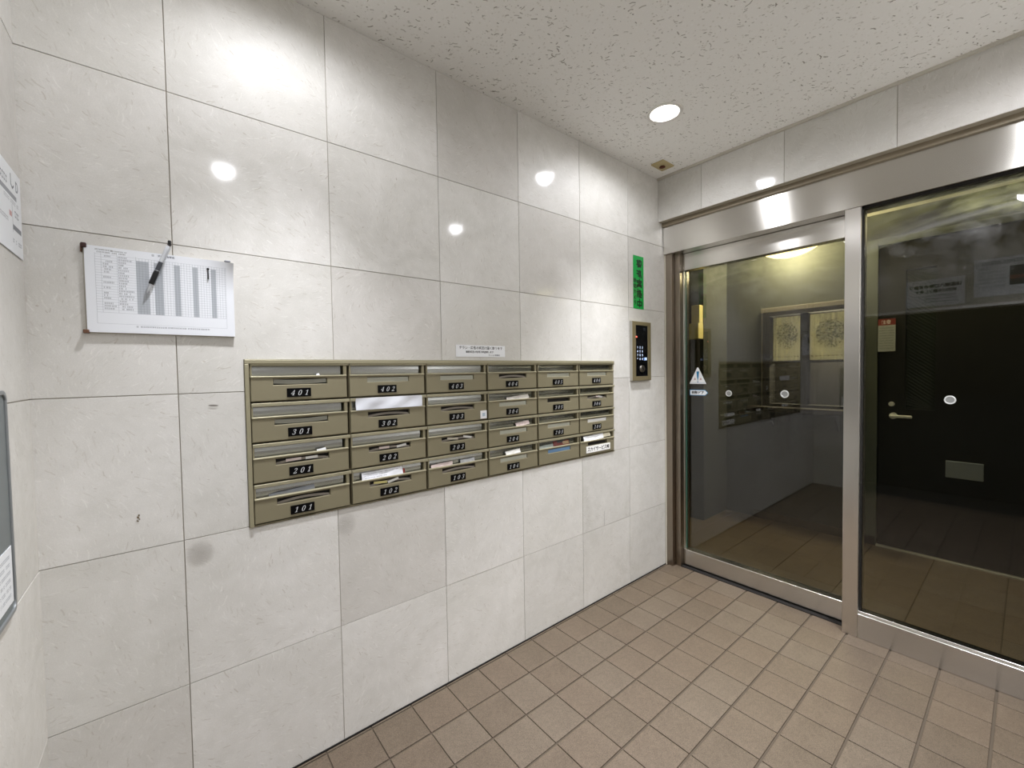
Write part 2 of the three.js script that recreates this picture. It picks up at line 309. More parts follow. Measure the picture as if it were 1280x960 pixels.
// ------------------------------------------------------------------ sliding glass door and fixed glass panel
{
  const d = struct('door', null, null, 'sliding door of dark tinted glass with brushed steel rails'); d.name = 'door_1';
  part('top_rail', rspan(2.867, 2.922, 1.842, 1.944, 0.083, 0.93, 0.0025), steelAcross, d);
  part('bottom_rail', rspan(2.867, 2.922, 0.012, 0.107, 0.083, 0.93, 0.0025), steelAcross, d);
  part('stile', rspan(2.880, 2.915, 0.107, 1.842, 0.076, 0.086, 0.002), steelUpright, d);
  part('glass_pane', new THREE.PlaneGeometry(0.85, 1.735).rotateY(-Math.PI / 2).translate(2.905, 0.9745, 0.508), tinted, d);
  part('glass_edge', span(2.9, 2.91, 0.107, 1.842, 0.086, 0.0885), std({ color: 0x2f5a4c, roughness: 0.3 }), d);
}
{
  const w = struct('window', null, null, 'fixed panel of dark tinted glass on a brushed steel base rail'); w.name = 'window_1';
  part('base_rail', rspan(2.785, 2.85, 0, 0.112, MUL[1], ZB, 0.0025), steelAcross, w);
  part('base_bead', rspan(2.797, 2.838, 0.112, 0.122, MUL[1], ZB, 0.002), steelAcross, w);
  part('glass_pane', new THREE.PlaneGeometry(ZB - MUL[1], 1.835).rotateY(-Math.PI / 2).translate(2.82, 1.0335, (ZB + MUL[1]) / 2), tinted, w);
  part('gasket', span(2.806, 2.834, 0.112, 1.945, MUL[1], MUL[1] + 0.006), rubber, w);
  part('gasket', span(2.806, 2.834, 1.935, 1.945, MUL[1], ZB), rubber, w);
}

// dust wiped about on the upper part of the panes
function dust(seed, w, h, arcs) {
  return std({ map: canvas(512, 512, (ctx, W, H) => {
    const r = rng(seed); ctx.lineCap = 'round';
    for (let i = 0; i < 420; i++) { const y = H * r() * r() * 0.26, x = W * r(), fade = 1 - y / (H * 0.26); ctx.fillStyle = `rgba(222,222,206,${0.016 * fade})`; ctx.beginPath(); ctx.ellipse(x, y, 8 + 22 * r(), 3 + 7 * r(), r() * 0.6 - 0.3, 0, 7); ctx.fill(); }
    for (let i = 0; i < arcs; i++) { const y = 6 + 34 * r(); ctx.strokeStyle = `rgba(228,228,214,${0.008 + 0.018 * r()})`; ctx.lineWidth = 1 + 4 * r(); ctx.beginPath(); ctx.moveTo(-20, y + 14 + 30 * r()); ctx.quadraticCurveTo(W * (0.15 + 0.2 * r()), y - 8, W + 20, y - 6 + 16 * r()); ctx.stroke(); }
    for (let i = 0; i < 90; i++) { ctx.fillStyle = `rgba(236,236,224,${0.05 + 0.22 * r() * r()})`; ctx.beginPath(); ctx.ellipse(W * r(), H * 0.3 * r(), 0.6 + 0.9 * r(), 0.3 + 0.4 * r(), 0, 0, 7); ctx.fill(); }
  }), transparent: true, roughness: 0.9, depthWrite: false });
}
part('dust_film', new THREE.PlaneGeometry(0.82, 1.735).rotateY(-Math.PI / 2).translate(2.9035, 0.9745, 0.5), dust(31, 0, 0, 10), scene.getObjectByName('door_1'));
part('dust_film', new THREE.PlaneGeometry(ZB - MUL[1] - 0.01, 1.82).rotateY(-Math.PI / 2).translate(2.8185, 1.0335, (ZB + MUL[1]) / 2), dust(37, 0, 0, 26), scene.getObjectByName('window_1'));

// ------------------------------------------------------------------ the hall behind the glass
{
  const far = struct('wall_hall', null, null, 'dim painted wall of the hall behind the glass'); far.name = 'wall_hall_far';
  const DX = 4.14, DZ0 = 0.79, DZ1 = 1.66, DY = 2.05;
  const win = [0.085, 0.66, 0.93, 1.675];                 // reception window
  const s = poly([[-0.24, 0], [DZ0, 0], [DZ0, DY], [DZ1, DY], [DZ1, 0], [2.6, 0], [2.6, 2.5], [-0.24, 2.5]], [rect(...win)]);
  const g = slab(s, 0.12); const m = part('wall', g, hallPaint, far); m.rotation.y = -Math.PI / 2; m.position.set(DX + 0.12, 0, 0);
  part('wall', span(3.73, DX, 0, 2.5, -0.30, -0.215), hallPaint, far);
  part('wall', span(3.73, 3.83, 0, 2.5, -2.6, -0.30), hallPaint, far);
  struct('wall', span(2.87, 2.95, 0, 2.5, -2.6, 0.004), hallPaint, 'hall wall beside the sliding door').name = 'wall_hall_near';
  struct('wall', span(2.95, 3.73, 0, 2.5, -2.66, -2.6), hallPaint, 'end wall of the hall corridor').name = 'wall_hall_end';
  struct('wall', span(2.93, 4.3, 0, 2.5, 2.2, 2.3), hallPaint, 'side wall of the hall beyond the frame').name = 'wall_hall_side';
  struct('wall', span(2.86, 2.95, 0, 2.5, ZB, 2.2), hallPaint, 'hall wall past the fixed glass panel').name = 'wall_hall_return';
  struct('wall', span(2.93, 2.95, BEAM_Y - 0.002, 2.5, 0.004, ZB), hallPaint, 'hall side of the beam').name = 'wall_hall_over_door';
  struct('ceiling', span(2.87, 4.3, 2.26, 2.36, -2.6, 2.3), std({ color: 0xcfcab4, roughness: 0.9 }), 'pale ceiling of the hall').name = 'ceiling_hall';
  struct('baseboard', span(4.128, 4.14, 0, 0.06, 0.0, DZ0 - 0.005), std({ color: 0x4a4438, roughness: 0.7 }), 'dark skirting of the hall').name = 'baseboard_hall';

  // reception window
  const w = struct('window', null, null, 'reception window in the hall with dark frame and curtains'); w.name = 'window_2';
  const fr = std({ color: 0x1c1915, roughness: 0.95 });
  part('frame', at(slab(poly(rect(win[0], win[1], win[2], win[3]), [rect(win[0] + 0.05, win[1] - 0.028, win[2] + 0.02, win[3] - 0.03)]), 0.1).rotateY(-Math.PI / 2), DX + 0.06, 0, 0), fr, w);
  part('casing', rspan(DX - 0.028, DX + 0.005, win[3] - 0.005, win[3] + 0.035, win[0] - 0.02, win[1] + 0.02, 0.003), std({ color: 0x6b655a, roughness: 0.6 }), w);
  part('casing', rspan(DX - 0.02, DX + 0.005, win[2], win[3], win[0] - 0.02, win[0] + 0.002, 0.003), std({ color: 0x8a8474, roughness: 0.6 }), w);
  part('mullion', rspan(DX - 0.01, DX + 0.05, win[2], win[3], 0.335, 0.385, 0.003), fr, w);
  part('sash', rspan(DX + 0.012, DX + 0.04, 1.27, 1.285, 0.113, 0.632, 0.003), fr, w);
  const wg = phys({ color: 0xd8d8d0, transmission: 1, thickness: 0, roughness: 0, ior: 1.5 });
  part('glass_pane', new THREE.PlaneGeometry(0.222, 0.695).rotateY(-Math.PI / 2).translate(DX + 0.03, 1.2975, 0.224), wg, w);
  part('glass_pane', new THREE.PlaneGeometry(0.247, 0.695).rotateY(-Math.PI / 2).translate(DX + 0.03, 1.2975, 0.5085), wg, w);
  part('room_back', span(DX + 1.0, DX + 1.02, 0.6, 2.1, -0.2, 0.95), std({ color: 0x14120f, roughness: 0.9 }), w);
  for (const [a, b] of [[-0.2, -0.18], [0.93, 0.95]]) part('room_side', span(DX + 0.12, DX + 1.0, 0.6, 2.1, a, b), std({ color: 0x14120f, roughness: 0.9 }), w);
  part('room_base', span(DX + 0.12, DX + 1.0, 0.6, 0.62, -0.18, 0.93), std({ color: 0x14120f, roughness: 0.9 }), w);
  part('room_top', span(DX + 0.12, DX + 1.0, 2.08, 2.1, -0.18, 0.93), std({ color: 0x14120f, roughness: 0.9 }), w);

  // dark door with ribbed glass slit
  const d = struct('door', null, null, 'dark steel door in the hall with a silver lever handle'); d.name = 'door_2';
  const dark = std({ color: 0x1b1c19, roughness: 0.5, metalness: 0.2 });
  const slit = [0.927, 1.068, 0.95, 1.86];
  part('leaf', at(slab(poly(rect(DZ0 + 0.004, DZ1 - 0.004, 0.012, DY - 0.006), [rect(...slit)]), 0.045).rotateY(-Math.PI / 2), DX + 0.05, 0, 0), dark, d);
  const ribs = []; for (let y = slit[2] - 0.12; y < slit[3] + 0.1; y += 0.022) { const b = new THREE.CylinderGeometry(0.008, 0.008, 0.2, 6).rotateZ(0).rotateX(Math.PI / 2 + 0.62); ribs.push(b.translate(0, y, (slit[0] + slit[1]) / 2)); }
  const keep = ribs.map((b) => { const p = b.attributes.position; for (let i = 0; i < p.count; i++) { p.setY(i, Math.min(slit[3], Math.max(slit[2], p.getY(i)))); p.setZ(i, Math.min(slit[1], Math.max(slit[0], p.getZ(i)))); } return b; });
  part('ribbed_pane', join(at(box(0.008, slit[3] - slit[2], slit[1] - slit[0]), 0, (slit[2] + slit[3]) / 2, (slit[0] + slit[1]) / 2), ...keep).translate(DX + 0.035, 0, 0), std({ color: 0x2c332c, roughness: 0.25 }), d, null, 'ribbed dark glass slit');
  part('frame', rspan(DX - 0.012, DX + 0.1, 0, DY + 0.04, DZ0 - 0.075, DZ0, 0.003), std({ color: 0x5d625a, roughness: 0.6 }), d);
  part('frame', rspan(DX - 0.012, DX + 0.1, 0, DY + 0.04, DZ1, DZ1 + 0.05, 0.003), std({ color: 0x5d625a, roughness: 0.6 }), d);
  part('frame', rspan(DX - 0.012, DX + 0.1, DY - 0.005, DY + 0.04, DZ0, DZ1, 0.003), std({ color: 0x5d625a, roughness: 0.6 }), d);
  part('threshold', rspan(DX - 0.02, DX + 0.06, -0.002, 0.012, DZ0, DZ1, 0.003), std({ color: 0xd8d4c8, metalness: 0.8, roughness: 0.3 }), d);
  const silver = std({ color: 0xf2f2ee, metalness: 0.2, roughness: 0.3 });
  part('handle', join(new THREE.CylinderGeometry(0.021, 0.021, 0.012, 20).rotateZ(Math.PI / 2).translate(DX - 0.001, 0.902, 0.872), new THREE.CylinderGeometry(0.009, 0.009, 0.045, 12).rotateZ(Math.PI / 2).translate(DX - 0.024, 0.902, 0.872), new RoundedBoxGeometry(0.014, 0.019, 0.11, 2, 0.006).translate(DX - 0.045, 0.902, 0.915)), silver, d);
  part('lock', join(new THREE.CylinderGeometry(0.014, 0.016, 0.014, 20).rotateZ(Math.PI / 2).translate(DX - 0.002, 0.98, 0.862), box(0.004, 0.012, 0.003).translate(DX - 0.01, 0.98, 0.862)), silver, d);
  part('letter_plate', rspan(DX - 0.004, DX + 0.006, 0.535, 0.64, 1.12, 1.28, 0.003), std({ color: 0xa8aeb4, metalness: 0.6, roughness: 0.35 }), d);
}

// ================================================================== things
// recessed downlights
const glowBulbs = [1, 0.45].map((k) => std({ color: 0xffffff, emissive: 0xfff8ee, emissiveIntensity: DOWNLIGHT.glow * k }));
const ringProfile = [[0.0785, 0.0], [0.0785, -0.003], [0.075, -0.005], [0.064, -0.004], [0.0605, 0.0], [0.056, 0.03], [0.042, 0.075], [0.041, 0.0755], [0.0605, 0.035], [0.062, 0.0], [0.0785, 0.0]].map((p) => new THREE.Vector2(...p));
LIGHTS.forEach(([x, z, label, beam, angle]) => {
  const t = thing('ceiling_downlight', label, 'downlight', [x, CEIL, z], 'recessed downlights of the lobby ceiling');
  part('trim_ring', new THREE.LatheGeometry(ringProfile, 40), std({ color: 0xe8e6e0, roughness: 0.35, metalness: 0.2, side: THREE.DoubleSide }), t);
  part('bulb', new THREE.SphereGeometry(0.047, 24, 16).scale(1, 0.72, 1).translate(0, 0.032, 0), glowBulbs[z > 1 ? 1 : 0], t);
  for (const [power, half, penumbra, y] of [[beam, angle, 1, 0], [DOWNLIGHT.spill, DOWNLIGHT.spillAngle, 0.35, -0.001]]) {
    const s = new THREE.SpotLight(DOWNLIGHT.color, power, 0, half, penumbra, 2);
    s.name = 'downlight_lamp'; s.position.set(0, y, 0); s.target.position.set(0, -1, 0); s.castShadow = true; s.shadow.radius = 2.2; s.shadow.mapSize.set(1024, 1024);
    t.add(s, s.target);
  }
});
// hall lamps
for (const [lx, ly, lz, dim, label] of [[4.02, 2.24, 0.30, 1, 'warm white dome lamp glowing behind the top of the sliding glass door'], [3.45, 2.26, 1.75, 0.11, 'warm white dome lamp lighting the hall behind the fixed glass panel']]) {
  const t = thing('hall_ceiling_lamp', label, 'ceiling lamp', [lx, ly, lz]);
  part('base_ring', new THREE.CylinderGeometry(0.118, 0.122, 0.03, 40).scale(1, 1, 1.96).translate(0, -0.015, 0), creamPaint, t);
  part('lamp_shade', new THREE.SphereGeometry(0.11, 32, 12, 0, Math.PI * 2, Math.PI / 2, Math.PI / 2).scale(1, 1.4, 2.12).translate(0, -0.03, 0), std({ color: 0xfff4d8, emissive: 0xffe2a0, emissiveIntensity: HALL_LAMP.glow * dim, roughness: 0.4 }), t);
  const p = new THREE.PointLight(HALL_LAMP.color, HALL_LAMP.power * dim, 0, 2); p.name = 'hall_lamp_light'; p.position.set(0, -0.13, 0); p.castShadow = true; p.shadow.radius = 6; t.add(p);
}
// ceiling cover plate near the corner
{
  const t = thing('ceiling_cover', 'small square beige cover plate with a rusty centre hole on the ceiling corner', 'cover plate', [2.592, CEIL, 0.118]);
  part('plate', new RoundedBoxGeometry(0.112, 0.008, 0.076, 2, 0.002).translate(0, -0.004, 0), std({ color: 0xb5a67c, roughness: 0.6 }), t);
  part('centre_hole', new THREE.CylinderGeometry(0.014, 0.017, 0.005, 20).translate(0.004, -0.0095, -0.004), std({ color: 0x5a2a12, roughness: 0.8 }), t);
}

// ------------------------------------------------------------------ mailboxes
const COLW = 0.2863, PITCH = 0.1217, FACE_W = 0.277, FACE_H = 0.0745;
{
  const t = wallBack;                                     // the olive surround built into the wall
  part('surround_top', rspan(0.5575, 2.2835, 1.2745, 1.2870, -0.05, 0.0075, 0.002), oliveRim, t);
  part('surround_side', rspan(0.5575, 0.5690, 0.7905, 1.2745, -0.05, 0.0075, 0.002), oliveRim, t);
  part('surround_sill', rspan(0.5690, 2.2835, 0.7905, 0.7945, -0.05, 0.0045, 0.001), oliveDark, t);
  part('recess_back', span(0.5595, 2.2815, 0.7925, 1.2845, -0.255, -0.25), oliveDark, t);
}
const plateFaces = {};
function plateMaterial(n) {
  return (plateFaces[n] ??= phys({ map: canvas(160, 64, (ctx, w, h) => {
    ctx.fillStyle = '#020203'; ctx.fillRect(0, 0, w, h); ctx.fillStyle = '#dcdee0'; ctx.textAlign = 'center'; ctx.textBaseline = 'middle'; ctx.font = 'italic 50px serif';
    ctx.setTransform(0.92, 0, -0.10, 1.04, 9, -1); [...n].forEach((c, i) => ctx.fillText(c, 33 + i * 50, 34));
  }), roughness: 0.4, specularIntensity: 0.25 }));
}
const housingGeo = join(
  span(0.0005, 0.0025, -0.0455 + 0.0005, 0.0745, -0.245, -0.004), span(COLW - 0.0025 - 0.0005, COLW - 0.0005, -0.0445, 0.0745, -0.245, -0.004),      // sides
  span(0.0005, COLW - 0.0005, -0.0445, -0.0425, -0.245, -0.004));
// cell y runs from face bottom: face 0 .. .0745, opening .0745 .. .1055, rim .1055 .. .1165
const faceGeo = slab(poly(rect(0, FACE_W, 0, FACE_H), [rect(0.060, 0.214, FACE_H - 0.0265, FACE_H - 0.0085)]), 0.014, 0.0022);
const lipGeo = rspan(0.0, FACE_W, FACE_H - 0.005, FACE_H + 0.001, -0.008, 0.0085, 0.0025);
const sidesGeo = join(span(0.0, 0.0018, -0.003, 0.1155, -0.24, -0.001), span(COLW - 0.0025, COLW - 0.0007, -0.003, 0.1155, -0.24, -0.001), span(0.0018, COLW - 0.0025, -0.003, -0.0015, -0.24, -0.004), span(0.0, COLW - 0.0007, -0.003, 0.1165, -0.2415, -0.24));
const rimGeo = rspan(0.0005, COLW - 0.0012, 0.1055, 0.1165, -0.05, 0.005, 0.002);
const postGeos = [span(0.0, 0.0048, FACE_H, 0.1055, -0.02, 0.003), span(0.2675, 0.2775, FACE_H, 0.1055, -0.02, 0.003)];
const flapGeo = (() => {                                  // stainless flap, bent along its length
  const y = [0.1065, 0.0925, 0.062], z = [-0.0105, -0.0085, -0.0125], x0 = 0.006, x1 = 0.261, P = [], U = [], I = [];
  y.slice(0, 2).forEach((_, k) => { const b = P.length / 3; P.push(x0, y[k], z[k], x1, y[k], z[k], x0, y[k + 1], z[k + 1], x1, y[k + 1], z[k + 1]); U.push(0, 1, 1, 1, 0, 0, 1, 0); I.push(b, b + 2, b + 1, b + 1, b + 2, b + 3); });
  const n = P.length / 3;                                 // back side, 1 mm behind
  for (let k = 0; k < n; k++) { P.push(P[3 * k], P[3 * k + 1], P[3 * k + 2] - 0.001); U.push(U[2 * k], U[2 * k + 1]); }
  I.push(...[...I].map((v) => v + n).reverse());
  const g = new THREE.BufferGeometry(); g.setAttribute('position', new THREE.Float32BufferAttribute(P, 3)); g.setAttribute('uv', new THREE.Float32BufferAttribute(U, 2)); g.setIndex(I); g.computeVertexNormals(); return g;
})();
const plateGeo = rspan(0.0955, 0.1645, 0.0095, 0.0365, 0.0065, 0.0085, 0.0006);
uvMetres(plateGeo, 'x', 'y', -0.0955 / 0.069, -0.0095 / 0.027, 1); { const u = plateGeo.attributes.uv, p = plateGeo.attributes.position; for (let i = 0; i < u.count; i++) u.setXY(i, (p.getX(i) - 0.0955) / 0.069, (p.getY(i) - 0.0095) / 0.027); }
const bowed = (() => {                                    // a card bowed upwards in the window slot
  const g = new THREE.BoxGeometry(0.152, 0.0075, 0.0012, 16, 1, 1), p = g.attributes.position;
  for (let i = 0; i < p.count; i++) p.setY(i, p.getY(i) + 0.007 * (1 - (p.getX(i) / 0.076) ** 2) - 0.0085);
  g.computeVertexNormals(); return g.translate(0.137, FACE_H - 0.0155, -0.0005);
})();
const sag = (() => { const g = new THREE.BoxGeometry(0.152, 0.013, 0.0012, 16, 1, 1), p = g.attributes.position; for (let i = 0; i < p.count; i++) p.setY(i, p.getY(i) - 0.003 * (1 - (p.getX(i) / 0.076) ** 2)); g.computeVertexNormals(); return g.translate(0.137, FACE_H - 0.0155, -0.0005); })();
const film = (() => { const g = rspan(0.0605, 0.2135, FACE_H - 0.0262, FACE_H - 0.0100, -0.0015, 0.0012, 0.0006); return g; })();
const slotBack = span(0.058, 0.216, FACE_H - 0.030, FACE_H - 0.006, -0.0095, -0.0085);
const filmMat = std({ color: 0xb4b5a6, roughness: 0.45 }), bentMat = std({ color: 0x9a9a8e, roughness: 0.35 }), cardMat = std({ color: 0x8d867c, roughness: 0.6 }), slotDark = std({ color: 0x1c1915, roughness: 0.7 }), whiteCard = std({ color: 0xe8e8e4, roughness: 0.6 }), blueCard = std({ color: 0x6f93b8, roughness: 0.5 });
const WINDOWS = [                                         // what the name slots hold, top row first
  ['bent', 'film', 'film', 'bowed', 'film', 'film'],
  ['bent', 'bowed', 'bowed', 'film', 'dark', 'scrap'],
  ['scrap', 'scrap', 'scrap', 'film', 'film', 'white'],
  ['bowed', 'scrap', 'bowed', 'film', 'blue', 'none'],
];
const WINDOW_WORDS = { bent: 'crinkled name strip', film: 'pale name strip', bowed: 'bowed card in dark slot', dark: 'empty dark slot', scrap: 'paper scraps in slot', white: 'white name card', blue: 'blue card, no number', none: 'white lettered label' };
const rowWord = ['top', 'second', 'third', 'bottom'], colWord = ['first', 'second', 'third', 'fourth', 'fifth', 'last'];
const cell = (c, r) => [0.571 + c * COLW, 1.1625 - r * PITCH, 0.0];
const proto = new THREE.Group();
part('housing', sidesGeo, oliveDark, proto); part('rim', rimGeo, oliveRim, proto); for (const g of postGeos) part('post', g, olive, proto); part('flap', flapGeo, flapSteel, proto);
{ const f = part('face_panel', faceGeo, olive, proto, [0, 0, -0.0065]); part('lip', lipGeo.clone().translate(0, 0, 0.0065), oliveRim, f); }
for (let r = 0; r < 4; r++) for (let c = 0; c < 6; c++) {
  const t = proto.clone(), no = `${4 - r}0${c + 1}`, kind = WINDOWS[r][c], plain = kind === 'blue' || kind === 'none';
  t.name = numbered('mailbox'); t.position.set(...cell(c, r));
  t.userData = { category: 'mailbox', group: 'olive mailboxes in the marble wall', label: `olive mailbox ${plain ? '' : 'plated ' + no + ', '}${rowWord[r]} row, ${colWord[c]} column, ${WINDOW_WORDS[kind]}` };
  scene.add(t);
  part('slot_back', slotBack, slotDark, t);
  if (kind === 'film' || kind === 'white' || kind === 'blue') part('name_card', film, { film: filmMat, white: whiteCard, blue: blueCard }[kind], t);
  if (kind === 'bent') part('name_card', sag, bentMat, t);
  if (kind === 'bowed') part('name_card', bowed, cardMat, t);
  if (kind === 'scrap') {
    part('name_card', bowed, cardMat, t);
    const q = rng(r * 7 + c);
    for (let k = 0; k < 2; k++) part('paper_scrap', box(0.03 + 0.03 * q(), 0.008, 0.0015).rotateZ((q() - 0.4) * 0.5), k ? whiteCard : std({ color: [0xd9cf8a, 0xe6d7d2, 0xcfc9b8][Math.floor(q() * 3)], roughness: 0.6 }), t, [0.085 + 0.07 * q() + 0.03 * k, FACE_H - 0.017, 0.0015 * k]);
  }
  if (!plain) part('number_plate', plateGeo, plateMaterial(no), t, null, `black plate reading ${no}`);
  if (kind === 'none') {
    const g = rspan(0.043, 0.238, 0.012, 0.047, 0.0065, 0.008, 0.0005), u = g.attributes.uv, p = g.attributes.position;
    for (let i = 0; i < u.count; i++) u.setXY(i, (p.getX(i) - 0.043) / 0.195, (p.getY(i) - 0.012) / 0.035);
    part('name_label', g, std({ map: canvas(448, 80, (ctx, w, h) => { ctx.fillStyle = '#f3f3f0'; ctx.fillRect(0, 0, w, h); jp(ctx, 'スカイサービス様', 22, 16, 51, 0.13, '#15171c'); }), roughness: 0.6 }), t, null, 'white label with black lettering');
  }
  if (no === '303') {
    const s = part('sticker', rspan(0.243, 0.2755, 0.004, 0.0375, 0.0065, 0.0078, 0.0004), std({ color: 0xf0f2f4, roughness: 0.5 }), t, null, 'small white square sticker');
    part('sticker_centre', rspan(0.2525, 0.267, 0.0135, 0.028, 0.0077, 0.0081, 0.0002), std({ color: 0xb4c4d2, roughness: 0.5 }), s);
  }
}

// mail sticking out of the slots
const leafMap = (seed, bg, bars) => canvas(256, 96, (ctx, w, h) => { ctx.fillStyle = bg; ctx.fillRect(0, 0, w, h); const r = rng(seed); for (const [x, y, ww, hh, col] of bars ?? []) { ctx.fillStyle = col; ctx.fillRect(x, y, ww, hh); } for (let i = 0; i < 3; i++) greek(ctx, 12, 16 + i * 22, 120 + 100 * r(), 8, seed + i, '#7a7f8c'); });
function sheetGeo(w, h, wave = 0.003, t = 0.0007, seed = 1) {
  const g = new THREE.BoxGeometry(w, h, t, 20, 6, 1), p = g.attributes.position;
  for (let i = 0; i < p.count; i++) { const x = p.getX(i) / w, y = p.getY(i) / h; p.setZ(i, p.getZ(i) + wave * (Math.sin(x * 7 + seed + y * 2) * (0.6 + y) + 0.6 * Math.sin(x * 15 - y * 4 + seed * 2))); }
  g.computeVertexNormals(); return g;
}
function mail(name, label, c, r, [x, y, z], [w, h], tilt, roll, mat, seed = 1, wave = 0.0015) {   // in a mailbox's own cell
  const o = cell(c, r), m = single(name, sheetGeo(w, h, wave, 0.0008, seed), mat, label, name, [o[0] + x, o[1] + y, o[2] + z]);
  m.rotation.set(tilt, 0, roll); return m;
}
const white = paper, grey = std({ color: 0xbfc2c6, roughness: 0.7 }), pinkish = std({ color: 0xd9c8c4, roughness: 0.7 }), red = std({ color: 0x8e2a22, roughness: 0.6 }), cream = std({ color: 0xe3dcc0, roughness: 0.7 });
mail('leaflet', 'large crumpled white sheet stuffed through the slot of mailbox 302', 1, 1, [0.140, 0.0960, 0.0095], [0.246, 0.041], -0.04, 0.0, std({ color: 0xe4e7ee, roughness: 0.6 }), 3, 0.0022);
mail('leaflet', 'white printed leaflet leaning in the slot of mailbox 102', 1, 3, [0.108, 0.0860, 0.001], [0.150, 0.032], -0.2, 0.02, std({ map: leafMap(4, '#eef0f6'), roughness: 0.6 }), 5);
mail('leaflet', 'red and brown leaflet behind the white one in mailbox 102', 1, 3, [0.150, 0.0875, -0.0085], [0.09, 0.036], -0.15, 0.05, red, 6);
mail('leaflet', 'grey folded paper lying in the slot of mailbox 101', 0, 3, [0.105, 0.0775, -0.005], [0.13, 0.016], -0.2, 0.06, std({ color: 0x8b8f96, roughness: 0.6 }), 7);
mail('leaflet', 'tiny white paper corner peeking above the third mailbox of the first column', 0, 2, [0.192, 0.0775, 0.001], [0.028, 0.009], -0.1, 0.15, white, 8, 0.0004);
mail('leaflet', 'speck of white paper above the topmost mailbox of the first column', 0, 0, [0.188, 0.0765, 0.001], [0.010, 0.009], -0.1, 0.4, white, 9, 0.0002);
mail('leaflet', 'pinkish folded leaflet at the left of the slot of mailbox 103', 2, 3, [0.062, 0.0795, -0.002], [0.095, 0.017], -0.25, 0.04, pinkish, 10);
mail('leaflet', 'pale card at the right of the slot of mailbox 103', 2, 3, [0.182, 0.0805, -0.004], [0.07, 0.014], -0.2, 0.02, grey, 11);
mail('leaflet', 'pale papers in the slot of mailbox 304', 3, 1, [0.170, 0.0805, -0.004], [0.13, 0.018], -0.2, 0.08, std({ map: leafMap(12, '#dcd8d0'), roughness: 0.7 }), 12);
mail('leaflet', 'pale folded paper in the slot of mailbox 204', 3, 2, [0.195, 0.0840, -0.003], [0.08, 0.018], -0.3, 0.10, pinkish, 13);
mail('envelope', 'bright white folded envelope in the slot of mailbox 104', 3, 3, [0.135, 0.0840, 0.000], [0.085, 0.018], -0.35, 0.05, std({ color: 0xf4f3ee, roughness: 0.6 }), 14);
mail('leaflet', 'dark red printed leaflet in the mailbox left of the white lettered label', 4, 3, [0.160, 0.0860, -0.006], [0.11, 0.026], -0.2, -0.02, std({ map: leafMap(15, '#6a2a24', [[60, 0, 90, 40, '#2f3330'], [150, 20, 100, 50, '#a08a6a']]), roughness: 0.6 }), 15);
mail('leaflet', 'grey paper at the left in the mailbox left of the white lettered label', 4, 3, [0.055, 0.0800, -0.003], [0.09, 0.018], -0.3, 0.03, std({ color: 0x8e958f, roughness: 0.7 }), 16);
mail('envelope', 'white folded envelope above the white lettered label', 5, 3, [0.110, 0.0880, 0.000], [0.16, 0.026], -0.25, 0.03, std({ color: 0xf0f1f2, roughness: 0.6 }), 17, 0.0018);
mail('leaflet', 'cream paper on the right above the white lettered label', 5, 3, [0.198, 0.0910, -0.004], [0.11, 0.020], -0.25, 0.02, cream, 18);

